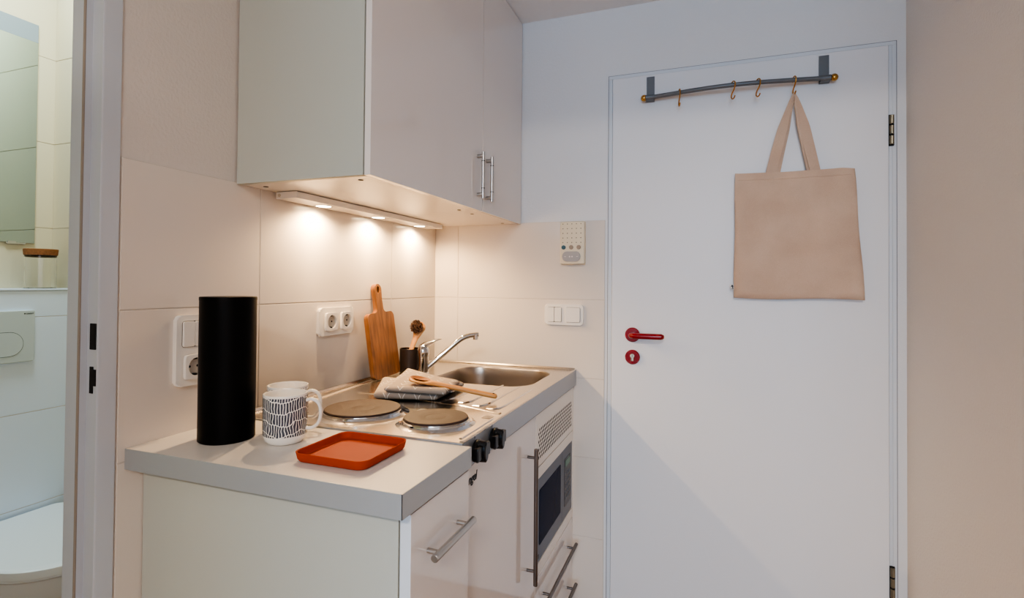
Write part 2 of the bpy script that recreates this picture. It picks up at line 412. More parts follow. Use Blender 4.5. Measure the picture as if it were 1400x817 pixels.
# ------------------------------------------------------------------ bathroom shell
BX, BL, BY = -1.35, -1.15, -.64     # rear wall, cistern boxing front, side wall
b = MB(); b.box((BX-.1, -2.7, 0), (BX, BY+.1, 2.72)); wr = struct(b, 'wall_bathroom_rear', TILE_LAMPLIT)
zc = (2.72, 2.42, 2.0917, 1.7605, 1.4294, 1.195)
tile_field('tile_cladding', on_left(BX), (-2.5, -1.9, -1.3, BY), zc, TILE_LAMPLIT, wr)
b = MB(); b.box((BX, BY, 0), (-.06, BY+.1, 2.72)); ws = struct(b, 'wall_bathroom_side', TILE_LAMPLIT)
tile_field('tile_cladding', on_back(BY), (BX+.004, -.76, -.17, -.06), zc+(1.0975, .7666, .4409, .11, 0), TILE_LAMPLIT, ws)
b = MB(); b.box((BX, -2.7, 0), (-.06, -2.6, 2.72)); struct(b, 'wall_bathroom_far', TILE_LAMPLIT)
b = MB(); b.box((BX, -2.6, 0), (BL, BY-.004, 1.19), bev=.002); wg = struct(b, 'wall_bathroom_ledge', TILE_DAYLIT)
tile_field('tile_cladding', on_left(BL), (-2.5, -1.9, -1.3, BY-.005), (1.19, 1.0975, .7666, .4409, .11, 0), TILE_DAYLIT, wg)
b = MB(); b.box((BX+.005, -2.59, 1.1905), (BL+.008, BY-.005, 1.197), bev=.0015); b.build('ledge_top', TILE_DAYLIT, wg)
# tiled inner face of the kitchen wall (seen in the mirror)
tile_field('bathroom_tile_cladding', frameM((-.0605, 0, 0), (0, -1, 0), (0, 0, 1), (-1, 0, 0)), (.645, .98, 1.285), (2.62, 2.42, 2.0917, 1.7605, 1.4294, 1.0975, .7666, .4409, .11), TILE_LAMPLIT, wl)
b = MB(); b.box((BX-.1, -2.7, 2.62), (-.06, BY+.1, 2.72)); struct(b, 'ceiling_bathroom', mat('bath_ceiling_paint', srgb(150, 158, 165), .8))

# bathroom door frame: face, rebate, step, reveal
b = MB()
prof = [(.004, FY), (.004, FY-.03), (.002, FY-.0336), (-.0265, FY-.0336), (-.0265, FY-.0450), (-.030, FY-.0465), (-.062, FY-.0475), (-.066, FY-.044), (-.066, FY-.01), (-.0605, FY-.01), (-.0605, FY)]
def frame_profile(b, prof, z0, z1, mi=0):
    t = bmesh.new(); a = [t.verts.new((x, y, z0)) for x, y in prof]; c = [t.verts.new((x, y, z1)) for x, y in prof]; n = len(prof)
    t.faces.new(a); t.faces.new(c[::-1])
    for i in range(n): j = (i+1) % n; t.faces.new((a[i], a[j], c[j], c[i]))
    bmesh.ops.recalc_face_normals(t, faces=t.faces); b.merge(t, mi)
frame_profile(b, prof, 0, 2.03)
frame_profile(b, [(x, 2*(-1.705)-y) for x, y in prof], 0, 2.03)
b.box((-.066, -2.10, 1.985), (.004, -1.32, 2.03))
fr = struct(b, 'trim_1', FRAMEB)
b = MB(); b.tube([(-.0285, FY-.0465, .02), (-.0285, FY-.0465, 1.98)], .0024, 8); b.build('rubber_seal', mat('seal_grey', srgb(150, 140, 128), .7), fr)
b = MB(); b.box((-.0175, FY-.0352, 1.098), (-.0005, FY-.0332, 1.147), bev=.0008); b.build('strike_hole', DARK, fr)
b = MB(); b.box((-.0165, FY-.0352, 1.016), (-.007, FY-.0332, 1.066), bev=.0006); b.box((-.008, FY-.0352, 1.030), (.0005, FY-.0332, 1.061), bev=.0006); b.build('strike_hole', DARK, fr)

# added bathroom door, unseen behind the camera, swung open to shade the left side
d2 = thing('added_shade_door', None, None, (.0, -2.085, 0), kind='structure')
b = MB(); b.box((.012, -2.125, .01), (.72, -2.085, 1.99), bev=.002); b.build('door_leaf', DOORP, d2)
b = MB(); b.tube([(.66, -2.085, 1.05), (.66, -2.04, 1.05), (.645, -2.032, 1.05), (.55, -2.032, 1.05)], .0095, 14); b.build('door_handle', RED, d2)
d2.rotation_euler = (0, 0, -.56)

# ------------------------------------------------------------------ entrance door
dr = thing('door_1', None, None, (.74, 0, 0), kind='structure')
b = MB(); b.box((.743, -.010, .008), (1.611, .03, 1.991), bev=.0025); b.build('door_leaf', DOORP, dr)
b = MB()   # steel frame
for x0, x1 in ((.7285, .7415), (1.6125, 1.633)):
    b.box((x0, -.004, 0), (x1, .06, 1.9925), bev=.0008)
b.box((.7285, -.004, 1.9927), (1.633, .06, 2.0045), bev=.0008)
b.box((.7417, .0, 0), (.76, .06, 1.99)); b.box((1.6, .0, 0), (1.6123, .06, 1.99)); b.box((.7602, .0, 1.975), (1.5998, .06, 1.9924))
b.box((1.6215, -.0065, 0), (1.6225, -.0042, 1.990)); b.box((.7335, -.0055, 0), (.7345, -.0042, 1.990))
fd = struct(b, 'trim_2', FRAMEP)
b = MB()
b.box((.7262, -.0015, 0), (.7290, .01, 2.0065)); b.box((1.6325, -.0015, 0), (1.6352, .01, 2.0065)); b.box((.7262, -.0015, 2.0040), (1.6352, .01, 2.0065))
b.build('frame_joint', mat('joint_shadow', srgb(120, 122, 128), .9), fd)
b = MB(); b.box((.727, .035, 0), (1.634, .11, 2.005)); b.build('door_backing', DARK, fd)
def hinge(z0, z1):
    b = MB(); b.box((1.6105, -.0125, z0), (1.6245, -.004, z1), mi=1)
    h = (z1-z0)/3
    for k, (r, c) in enumerate(((.0062, 0), (.0058, 0), (.0062, 0))):
        b.cyl((1.6178, -.0145, z0+.003+k*h), (1.6178, -.0145, z0+(k+1)*h-.002), r, seg=20, bev=.001)
    b.build('hinge', [HINGEM, DARK], dr)
hinge(1.672, 1.769); hinge(.26, .357)
# red lever handle
MBk = on_back(-.010)
hr = MB(); hr.lathe([(0, 0), (.0265, 0), (.0265, .006), (.024, .009), (0, .009)], 40, M=MBk @ Matrix.Translation((.820, 1.046, 0)))
rose = hr.build('handle_rose', RED, dr)
pts = [Vector((.820, -.018, 1.046)), Vector((.820, -.045, 1.046))]
for i in range(1, 9):
    a = PI/2*i/8; pts.append(Vector((.820+.016*(1-math.cos(a)), -.045-.016*math.sin(a), 1.046)))
pts += [Vector((.86, -.0615, 1.046)), Vector((.90, -.061, 1.046)), Vector((.924, -.060, 1.046))]
sc = [1]*len(pts)
for i, k in ((1, .9), (2, .78), (3, .45)): pts.append(pts[-1]+Vector((.0035, 0, 0))); sc.append(k)
b = MB(); b.tube(pts, .0105, 20, scales=sc); b.build('door_handle', RED, dr)
b = MB(); b.lathe([(0, 0), (.0265, 0), (.0265, .006), (.024, .009), (0, .009)], 40, M=MBk @ Matrix.Translation((.8205, .965, 0)))
kr = b.build('key_rose', RED, dr)
b = MB()
b.lathe([(0, .008), (.0078, .008), (.0078, .0125), (.0068, .0135), (0, .0135)], 28, M=MBk @ Matrix.Translation((.8205, .970, 0)))
b.box((.8155, .9505, .008), (.8255, .968, .0125), bev=.002, M=MBk); b.box((.8196, .9665, .0132), (.8214, .9745, .0139), mi=1, M=MBk)
b.build('lock_cylinder', [BRASSC, DARK], kr)

# ------------------------------------------------------------------ bar handle helper (parented)
def bar_handle(p0, p1, posts, depth, r, m, parent, name='handle', pr=None, collar=False):
    """p0,p1 bar ends; posts fractions along the bar; depth = vector from the bar back to the panel"""
    p0, p1, depth = Vector(p0), Vector(p1), Vector(depth)
    b = MB(); b.cyl(p0, p1, r, seg=20, bev=r*.15)
    if collar:
        for f in (.22, .80):
            q = p0.lerp(p1, f); d = (p1-p0).normalized(); b.cyl(q-d*.001, q+d*.001, r*1.06, seg=20, mi=1)
    for f in posts:
        q = p0.lerp(p1, f); b.cyl(q+depth, q, pr or r*.75, seg=14)
        if pr is None: b.cyl(q+depth, q+depth*.8, r*1.0, seg=14)
    return b.build(name, [m, DARK], parent)

# ------------------------------------------------------------------ short base cabinet left of the kitchenette
cab = thing('base_cabinet', 'narrow white base cabinet with grey-green side under the laminate worktop', 'cabinet', (.3, -1.1, 0))
b = MB(); b.box((.006, -1.224, .0), (.600, -1.206, .856), bev=.0008); b.build('side_panel', PANEL, cab); 
b = MB(); b.box((.006, -1.2055, .1), (.600, -1.0025, .856)); b.box((.02, -1.2, 0), (.56, -1.0025, .1)); b.build('carcass', CARC, cab)
b = MB(); b.box((.603, -1.224, .102), (.6235, -1.0012, .8525), bev=.001)
for f in b.bm.faces:
    if f.normal.y < -.9: f.material_index = 1
df = b.build('door', [GLOSS, EDGEW], cab)
bar_handle((.648, -1.190, .770), (.648, -1.030, .770), (.14, .86), (-.0245, 0, 0), .0068, HANDLE, df, pr=.0045)

# ------------------------------------------------------------------ laminate worktop
wt = thing('laminate_worktop', 'pale laminate worktop piece with grey metallic edge carrying canister, mugs and tray', 'worktop', (.3, -1.13, .86))
b = MB(); b.box((.004, -1.2590, .860), (.6275, -1.0015, .9), bev=.001); b.build('worktop_board', LAMI, wt)
b = MB(); b.box((.004, -1.2605, .8592), (.629, -1.2588, .8998), bev=.0004); b.box((.6272, -1.2605, .8592), (.629, -1.0010, .8998), bev=.0004); b.build('edge_band', ALUBAND, wt)

# ------------------------------------------------------------------ steel kitchenette top: hob, basin, drainer, apron, knobs
ZS = .9045
st = thing('steel_sink_top', 'stainless steel worktop with two hotplates, drainer and sink basin', 'sink unit', (.3, -.5, .84))
SX0, SX1, SY0, SY1 = .004, .610, -1.0, -.004
bas = rrect(.19, -.415, .548, -.075, .085, 10)
b = MB()
# top sheet with a basin hole: outer ring points matched to the hole by angle
t = bmesh.new()
hole = [t.verts.new((x, y, ZS)) for x, y in bas]
rim = [t.verts.new((.369+(x-.369)*1.07, -.245+(y+.245)*1.07, ZS)) for x, y in bas]
n = len(bas)
for i in range(n): j = (i+1) % n; t.faces.new((hole[i], hole[j], rim[j], rim[i]))
oy0, oy1, ox0, ox1 = -.46, SY1, SX0, SX1
outer = []
for x, y in bas:
    dx, dy = x-.369, y+.245
    k = min((ox1-.369)/dx if dx > 0 else (ox0-.369)/dx if dx < 0 else 9, (oy1+.245)/dy if dy > 0 else (oy0+.245)/dy if dy < 0 else 9)
    outer.append(t.verts.new((.369+dx*k, -.245+dy*k, ZS)))
for i in range(n): j = (i+1) % n; t.faces.new((rim[i], rim[j], outer[j], outer[i]))
for x, y in ((ox0, oy0), (ox1, oy0), (ox0, oy1), (ox1, oy1)):
    nb = sorted(outer, key=lambda v: (v.co.x-x)**2+(v.co.y-y)**2)[:2]
    if min((v.co.x-x)**2+(v.co.y-y)**2 for v in nb) > 1e-9: t.faces.new((nb[0], nb[1], t.verts.new((x, y, ZS))))
for f in t.faces:
    if f.normal.z < 0: f.normal_flip()
b.merge(t)
b.box((SX0, SY0, ZS-.0012), (SX1, oy0+.0005, ZS-.00002))
b.box((SX0, SY0, ZS-.01), (SX0+.003, SY1, ZS+.004)) 
# raised ridges: along the kitchen wall, back wall, front and left
def ridge(p0, p1, w=.012, h=.0035):
    b.sweep([p0, p1], [(h*.2, -w/2), (h, -w*.25), (h, w*.25), (h*.2, w/2), (-.002, w/2), (-.002, -w/2)], up=(0, 0, 1))
ridge((.080, -.985, ZS), (.030, -.43, ZS), .014, .004)
ridge((.010, -.99, ZS+.001), (.010, -.01, ZS+.001), .014, .006)
ridge((.01, -.012, ZS+.001), (.606, -.012, ZS+.001), .014, .006)
ridge((.604, -.995, ZS), (.604, -.01, ZS), .010, .002)
# drainer ribs
for k, x in enumerate((.225, .285, .345, .405, .465, .520, .568)):
    y0 = -.60-.018*k; y1 = -.475 if x < .44 else -.40
    pts = [(x-.030, y0+.002, ZS), (x-.012, y0, ZS), (x-.003, y0+.012, ZS), (x, y0+.04, ZS), (x, y1, ZS)]
    b.sweep(pts, [(.0006, -.007), (.0032, -.004), (.0032, .004), (.0006, .007), (-.002, .007), (-.002, -.007)], up=(0, 0, 1), scales=[.5, .9, 1, 1, .5])
b.sweep([(.11, -.665, ZS), (.30, -.675, ZS), (.46, -.70, ZS), (.59, -.745, ZS)], [(.0005, -.006), (.0022, -.003), (.0022, .003), (.0005, .006), (-.002, .006), (-.002, -.006)], up=(0, 0, 1))
# rectangular pressings around the front plate
for (x, y) in ((.395, -.785), (.575, -.79)): b.box((x-.012, y-.012, ZS-.0003), (x+.012, y+.012, ZS+.0008), bev=.0006, mi=1)
ridge((.592, -.975, ZS), (.592, -.80, ZS), .008, .002)
b.build('worktop_sheet', [STEEL, STEELD], st)
b = MB()
b.box((SX1-.0025, SY0, .847), (SX1, SY1, ZS-.0002), bev=.0006); b.box((SX0, SY0, .8475), (SX1, SY0+.0015, ZS-.001))
b.build('apron', STEELF, st)
b = MB()      # basin bowl
def bowl(u, v):
    i = u*n; i0 = int(i) % n; p = bas[i0]
    prof = ((1, 0), (.985, -.006), (.965, -.03), (.94, -.12), (.90, -.148), (.80, -.158), (.4, -.161), (.08, -.163))
    k, z = prof[min(int(v*7+.001), 7)]
    return Vector((.369+(p[0]-.369)*k, -.245+(p[1]+.245)*k, ZS+z))
b.grid(bowl, n, 7, loop_u=True)
for f in b.bm.faces: f.normal_flip()
bs = b.build('sink_basin', STEELD, st)
b = MB(); b.lathe([(.045, .002), (.034, .0045), (.03, .001), (.0, 0)], 32, M=Matrix.Translation((.369, -.245, ZS-.163))); b.build('drain', CHROME, bs)
def hotplate(cx, cy, r):
    M = Matrix.Translation((cx, cy, ZS))
    b = MB(); b.lathe([(r*.8, .002), (r*1.02, .0105), (r*1.02, .006), (r*1.05, .0075), (r*1.07, .0045), (r*1.13, .0058), (r*1.16, .003), (r*1.22, .0014), (r*1.26, -.001)], 64, M=M)
    ring = b.build('trim_ring', CHROME, st)
    b = MB(); b.lathe([(r*.99, .006), (r, .009), (r, .0135), (r*.985, .0148), (r*.93, .0152), (r*.55, .0150), (r*.53, .0142), (r*.36, .0140), (r*.34, .0132), (r*.30, .0130), (r*.28, .0138), (0, .0138)], 64, M=M)
    b.build('hotplate', IRON, st)
hotplate(.272, -.866, .0915); hotplate(.482, -.878, .0745)
def knob(y, zc):
    M = frameM((SX1, y, zc), (0, 1, 0), (0, 0, 1), (1, 0, 0))
    b = MB(); b.lathe([(0, 0), (.019, 0), (.0235, .003), (.0245, .010), (.022, .0125), (0, .0125)], 40, M=M)
    b.lathe([(0, .012), (.019, .012), (.018, .027), (.015, .029), (0, .029)], 36, M=M @ Matrix.Diagonal((.55, 1.22, 1, 1)))
    b.box((-.033, -.0135, .0105), (.033, .0145, .0235), bev=.003, M=M)
    k = b.build('control_knob', BLACKP, st)
    b = MB(); b.box((-.0012, .0255, 0), (.0012, .0300, .0006), M=M); b.build('dial_mark', INK, st)
knob(-.9440, .8735); knob(-.8465, .8735)

# ------------------------------------------------------------------ refrigerator under the hob
fg = thing('built_in_fridge', 'white under-counter fridge with tall bar handle below the hob', 'fridge', (.3, -.74, 0))
b = MB(); b.box((.03, -.995, .02), (.578, -.482, .842)); b.build('fridge_body', CARC, fg)
b = MB(); b.box((.580, -.9955, .08), (.600, -.4785, .838), bev=.0015); fdr = b.build('door', GLOSS, fg)
bar_handle((.6255, -.553, .385), (.6255, -.553, .765), (.105, .935), (-.0255, 0, 0), .0062, HANDLED, fdr, pr=.0042)
text_mesh('stengel', .0262, frameM((.6004, -.984, .8020), (0, 1, 0), (0, 0, 1), (1, 0, 0)), 'logo', INK, fdr, shear=.25, bold=.0006)

# ------------------------------------------------------------------ microwave cabinet
mc = thing('microwave_cabinet', 'white drawer cabinet with perforated vent panel around the microwave', 'cabinet', (.3, -.24, 0))
Y0, Y1 = -.4755, -.0045
b = MB(); b.box((.03, Y0, .02), (.05, Y1, .84)); b.box((.05, Y0, .02), (.58, Y0+.014, .84)); b.box((.05, Y1-.014, .02), (.58, Y1, .84)); b.box((.05, Y0+.014, .355), (.58, Y1-.014, .372)); b.build('carcass', CARC, mc)
Mf = frameM((.582, 0, 0), (0, 1, 0), (0, 0, 1), (1, 0, 0))
b = MB(); b.box((Y0, .6785, 0), (Y1, .838, .018), bev=.0015, M=Mf)
for r in range(8):
    for c in range(25):
        y = -.447+c*.0170+(.0085 if r % 2 else 0)
        if y > -.032: continue
        z = .705+r*.0118
        b.cyl((.5998, y, z), (.6002, y, z), .0049, seg=10, mi=1)
b.build('vent_panel', [CARC, DARK], mc)
b = MB(); b.box((Y0, .6415, 0), (Y1, .6755, .018), bev=.001, M=Mf); b.box((Y0, .3535, 0), (Y1, .388, .018), bev=.001, M=Mf); b.box((Y0, .388, 0), (Y0+.016, .6415, .018), bev=.001, M=Mf); b.box((Y1-.012, .388, 0), (Y1, .6415, .018), bev=.001, M=Mf)
b.build('filler_frame', CARC, mc)
for z0, z1, hz in ((.2035, .3505, .272), (.055, .2005, .126)):
    b = MB(); b.box((Y0, z0, 0), (Y1, z1, .018), bev=.0015, M=Mf); d = b.build('drawer', GLOSS, mc)
    bar_handle((.6255, -.425, hz), (.6255, -.05, hz), (.09, .91), (-.0255, 0, 0), .0062, HANDLED, d, pr=.0042)
# microwave
mw = thing('microwave_oven', 'grey built-in microwave oven with dark glass door', 'microwave', (.3, -.24, .375))
my0, my1, mz0, mz1 = -.4585, -.0175, .3905, .6395
b = MB(); b.box((.16, my0+.004, mz0+.002), (.582, my1-.004, mz1-.004)); b.build('oven_housing', MWBODY, mw)
b = MB()
Mw = frameM((.583, 0, 0), (0, 1, 0), (0, 0, 1), (1, 0, 0))
b.prism([(my0, mz0), (-.1625, mz0), (-.1625, mz1), (my0, mz1)], 0, .0155, bev=.001, M=Mw)
od = b.build('oven_door', MWBODY, mw)
b = MB(); b.prism(rrect(-.4335, .437, -.182, .603, .006), .0152, .0166, bev=.0004, M=Mw); b.build('door_glass', MWGLASS, od)
b = MB(); b.box((my0+.010, .401, .015), (my0+.022, .413, .0165), bev=.0004, M=Mw); b.build('door_badge', INK, od)
b = MB(); b.box((-.1605, mz0, 0), (my1, mz1, .0155), bev=.001, M=Mw); cp = b.build('control_panel', MWBODY, mw)
b = MB(); b.prism(rrect(-.128, .432, -.040, .602, .004), .0152, .0163, bev=.0003, M=Mw); kp = b.build('keypad', MWPANEL, cp)
b = MB(); b.box((-.118, .572, .016), (-.05, .594, .0169), M=Mw); b.build('display', DISPLAY, kp)
b = MB()
for r in range(5):
    for c in range(3): b.prism(rrect(-.116+c*.024, .455+r*.021, -.100+c*.024, .466+r*.021, .003, 3), .016, .0168, M=Mw)
b.build('button_field', mat('keypad_grey', srgb(70, 78, 92), .4), kp)

# ------------------------------------------------------------------ wall cabinets
ZC = 1.4634
def wall_cab(y0, y1, hy, label, side):
    w = thing('wall_cabinet', label, 'cabinet', (.19, (y0+y1)/2, ZC), group=None)
    b = MB()
    b.box((.005, y0+.016, ZC+.018), (.02, y1-.016, CEILZ-.003)); b.box((.005, y0+(.017 if side else 0), ZC), (.366, y1, ZC+.018), bev=.0006)
    b.box((.005, y1-.016, ZC+.018), (.366, y1, CEILZ-.003)); b.box((.02, y0+.016, CEILZ-.02), (.366, y1-.016, CEILZ-.003))
    if not side: b.box((.005, y0, ZC+.018), (.366, y0+.016, CEILZ-.003))
    b.build('carcass', CARC, w)
    if side:
        b = MB(); b.box((.005, y0, ZC-.0005), (.366, y0+.0165, CEILZ-.003), bev=.0006); b.build('side_panel', PANEL, w)
    b = MB(); b.box((.369, y0+.001, ZC-.001), (.3845, y1-.001, CEILZ-.004), bev=.001)
    for f in b.bm.faces:
        if f.normal.y < -.9: f.material_index = 1
    d = b.build('door', [GLOSS, GLOSS], w)
    bar_handle((.4035, hy, 1.498), (.4035, hy, 1.648), (.09, .91), (-.019, 0, 0), .0055, HANDLE, d, pr=.0062, collar=True)
    for x, y in ((.045, y0+.05), (.325, y0+.05), (.325, y1-.05), (.045, y1-.05)):
        b = MB(); b.cyl((x, y, ZC-.0008), (x, y, ZC+.001), .0062, seg=16); b.build('screw_cap', DARK, w)
    return w
wall_cab(-1.008, -.392, -.4305, 'white gloss wall cabinet with grey-green side panel, the wider near one', True)
wall_cab(-.3905, -.005, -.3565, 'white gloss wall cabinet in the corner, the narrower far one', False)

# under-cabinet lamp
ul = thing('undercabinet_lamp', 'white strip lamp with three glowing spots under the wall cabinets', 'lamp', (.045, -.49, 1.4445))
b = MB(); b.box((.0125, -.888, 1.4448), (.080, -.085, 1.4618), bev=.0015); b.build('lamp_housing', CARC, ul)
b = MB(); b.box((.012, -.8915, 1.4445), (.0805, -.8875, 1.4620), bev=.001); b.build('end_cap', PLASTW, ul)
b = MB(); b.cyl((.024, -.893, 1.4535), (.024, -.8912, 1.4535), .0045, seg=18, bev=.0004); b.build('push_button', PLASTG, ul)
SPY = (-.745, -.475, -.205)
for y in SPY:
    b = MB(); b.lathe([(.026, .0005), (.026, -.0008), (.0225, -.0012), (.021, .0003), (.021, .0012)], 36, M=Matrix.Translation((.044, y, 1.4446))); rg = b.build('spot_ring', CHROME, ul)
    b = MB(); b.cyl((.044, y, 1.4441), (.044, y, 1.4446), .0205, seg=32); b.build('spot_lens', LENS, rg)

# ------------------------------------------------------------------ things on the worktop
cn = thing('storage_canister', 'tall black cylindrical canister standing at the left end of the worktop', 'canister', (.128, -1.136, .9))
b = MB(); b.lathe([(0, 0), (.052, 0), (.054, .002), (.054, .287), (.0535, .2885), (0, .2885)], 64, M=Matrix.Translation(cn.location)); b.build('canister_body', BLACK, cn)
b = MB(); M = Matrix.Translation((.128, -1.136, 1.1885))
b.lathe([(0, 0), (.0545, 0), (.0545, .006), (.0535, .0075), (0, .0075)], 64, M=M); b.build('lid', BLACK, cn)

def mug(name, label, loc, m, rot):
    g = thing(name, label, 'mug', loc); g['local'] = 1
    b = MB(); R = .0430
    pr = [(0, .001), (.030, 0), (.034, .002), (.0395, .008), (.0425, .018), (R, .03), (R, .098), (R-.0008, .1), (R-.0030, .1), (R-.0038, .098), (R-.004, .03), (.036, .012), (.03, .007), (0, .006)]
    b.lathe(pr, 64, mis=[1, 1, 1, 1, 0, 0, 1, 1, 1, 1, 1, 1, 1]); b.build('mug_body', [m, MUGW], g)
    pts = [(.040, 0, .084), (.052, 0, .0865), (.064, 0, .0815), (.0705, 0, .068), (.0705, 0, .050), (.065, 0, .036), (.054, 0, .028), (.040, 0, .028)]
    P = []
    for i in range(len(pts)-1):
        for k in range(4):
            p0, p1, p2, p3 = (Vector(pts[max(i-1, 0)]), Vector(pts[i]), Vector(pts[i+1]), Vector(pts[min(i+2, len(pts)-1)])); t_ = k/4
            P.append(.5*((2*p1)+(p2-p0)*t_+(2*p0-5*p1+4*p2-p3)*t_*t_+(3*p1-p0-3*p2+p3)*t_**3))
    P.append(Vector(pts[-1]))
    b = MB(); b.sweep(P, [(.0036*math.cos(2*PI*i/14), .0052*math.sin(2*PI*i/14)) for i in range(14)], up=(1, 0, 0)); b.build('handle', MUGW, g)
    g.rotation_euler = (0, 0, rot); del g['local']
    return g
MUGW = mat('mug_glaze', srgb(236, 231, 222), .2)
mug('coffee_mug', 'white mug with rows of blue-grey painted dashes, the front one', (.258, -1.110, .9), mug_mat('mug_dashes'), .42)
mug('coffee_mug', 'white mug with dark dots near the rim, behind the dashed mug', (.199, -1.040, .9), mug_mat('mug_dots', True), .42)

# terracotta tray
b = MB()
def rr(k, r): return rrect(.440-.079*k, -1.130-.077*k, .440+.079*k, -1.130+.077*k, r, 8)
rings = [(rr(.86, .016), .0), (rr(.93, .018), .0015), (rr(.97, .02), .006), (rr(1.0, .021), .018), (rr(.985, .020), .0185), (rr(.965, .019), .0175), (rr(.93, .017), .0065), (rr(.88, .015), .0042)]
t = bmesh.new(); RV = [[t.verts.new((x, y, .9+z)) for x, y in P] for P, z in rings]; n = len(RV[0])
for k in range(len(RV)-1):
    for i in range(n): j = (i+1) % n; t.faces.new((RV[k][i], RV[k][j], RV[k+1][j], RV[k+1][i]))
t.faces.new(RV[0][::-1]); t.faces.new(RV[-1]); bmesh.ops.recalc_face_normals(t, faces=t.faces); b.merge(t)
tag(b.build('serving_tray', TERRA, origin=(.44, -1.130, .9)), 'square terracotta tray with rounded corners at the front of the worktop', 'tray')

# folded tea towel: two folded layers
def slab(b, poly, z0, h, seed, nu=30, nv=30, roll=.012):
    """poly: front-left, front-right, back-right, back-left; closed rounded slab"""
    rnd = random.Random(seed); A, B, C_, D = [Vector((*p, 0)) for p in poly]; ph = [rnd.uniform(0, 6) for _ in range(4)]
    def top(u, v):
        v = v*v
        p = A.lerp(B, u).lerp(D.lerp(C_, u), v)
        e = min(v/.040, 1); q = math.sqrt(max(0, 1-(1-e)**2))
        e2 = min((1-v)/.06, min(u, 1-u)/.05, 1); q2 = math.sqrt(max(0, 1-(1-e2)**2))
        w = .0016*math.sin(5*u+ph[0]+3*v)+.0012*math.sin(9*v+ph[1]-4*u)
        return p, q, q2, w
    def ft(u, v):
        p, q, q2, w = top(u, v); return Vector((p.x, p.y, z0+h*.5+h*.5*min(q, .35+.65*q2)+w*min(q, q2)))
    def fb(u, v):
        p, q, q2, w = top(u, v); return Vector((p.x, p.y, z0+h*.5-h*.5*min(q, .35+.65*q2)))
    b.grid(ft, nu, nv); b.grid(fb, nu, nv)
    for fn in ((lambda u, v: ft(u, 0).lerp(fb(u, 0), v)), (lambda u, v: ft(u, 1).lerp(fb(u, 1), v)), (lambda u, v: ft(0, u).lerp(fb(0, u), v)), (lambda u, v: ft(1, u).lerp(fb(1, u), v))):
        b.grid(fn, nu, 1)
b = MB()
slab(b, [(.217, -.741), (.386, -.690), (.375, -.50), (.097, -.518)], ZS+.004, .021, 1)
slab(b, [(.250, -.742), (.424, -.716), (.398, -.578), (.141, -.440)], ZS+.026, .017, 2)
slab(b, [(.230, -.700), (.420, -.660), (.390, -.570), (.170, -.480)], ZS+.022, .006, 3)
bmesh.ops.remove_doubles(b.bm, verts=b.bm.verts, dist=2e-5); bmesh.ops.recalc_face_normals(b.bm, faces=b.bm.faces)
sa, sb = Vector((.335, -.688, ZS+.054)), Vector((.556, -.626, ZS+.0118)); sd_ = Vector((sb.x-sa.x, sb.y-sa.y, 0)); sl0 = sd_.length; sd_.normalize()
for v in b.bm.verts:      # the cloth gives way under the spoon
    q = Vector((v.co.x-sa.x, v.co.y-sa.y, 0)); s_ = q.dot(sd_); off = abs(q.x*sd_.y-q.y*sd_.x)
    if -.045 < s_ < sl0 and off < .036:
        lim = sa.z+(sb.z-sa.z)*s_/sl0-.0078+max(0, off-.012 if s_ > .04 else off-.027)*.9
        if v.co.z > lim: v.co.z = max(lim, ZS+.0035)
tw = b.build('tea_towel', TOWEL, origin=(.28, -.60, ZS), ang=60)
tag(tw, 'folded grey tea towel with white zigzag lines lying on the steel drainer', 'towel')

# wooden spoon, bowl on the towel, handle end on the drainer
sp = thing('wooden_spoon', 'light wooden spoon lying across the folded towel and drainer', 'spoon', (.335, -.688, ZS+.054)); sp['local'] = 1
b = MB()
L = .238; KL = 1.045
def spoon_r(s):    # half width, half height along the spoon
    bw = [(-.036, .0), (-.034, .010), (-.027, .0215), (-.012, .0285), (.005, .0285), (.022, .0225), (.036, .0140), (.050, .0092), (.08, .0072), (.15, .0078), (.195, .0092), (.205, .0088), (.211, .006), (.2135, .0)]
    for (a, wa), (c, wc) in zip(bw, bw[1:]):
        if a <= s <= c: return wa+(wc-wa)*(s-a)/(c-a)
    return 0
xs = [x*1.0 for x in [-.036, -.0355, -.034, -.031, -.027, -.02, -.012, -.004, .005, .013, .022, .029, .036, .043, .05, .065, .08, .115, .15, .175, .195, .2, .205, .208, .211, .213, .2135]]
sec = [(math.cos(2*PI*i/18), math.sin(2*PI*i/18)) for i in range(18)]
b.sweep([(x, 0, 0) for x in xs], sec, scales=[(max(min(spoon_r(x), .0068), .0004), max(spoon_r(x), .0004)) for x in xs], up=(0, 0, 1))
ob = b.build('spoon_body', BEECH, sp)
b = MB()
b.lathe([(0, .0005), (.5, .0010), (.8, .0040), (1, .0074), (1.08, .0072)], 36, M=Matrix.Translation((-.004, 0, 0)) @ Matrix.Diagonal((.0255, .0200, 1, 1)))
b.build('spoon_hollow', BEECHD, sp)
b = MB(); b.cyl((.202, 0, .0060), (.202, 0, .0074), .0032, seg=16); b.build('hanging_hole', DARK, sp)
# carve the bowl so the hollow shows
for v in ob.data.vertices:
    q = ((v.co.x+.004)/.0255)**2+(v.co.y/.0200)**2
    if q < 1 and v.co.z > 0: v.co.z = min(v.co.z, .0002)
d = sb-sa
sp.rotation_euler = d.to_track_quat('X', 'Z').to_euler(); del sp['local']

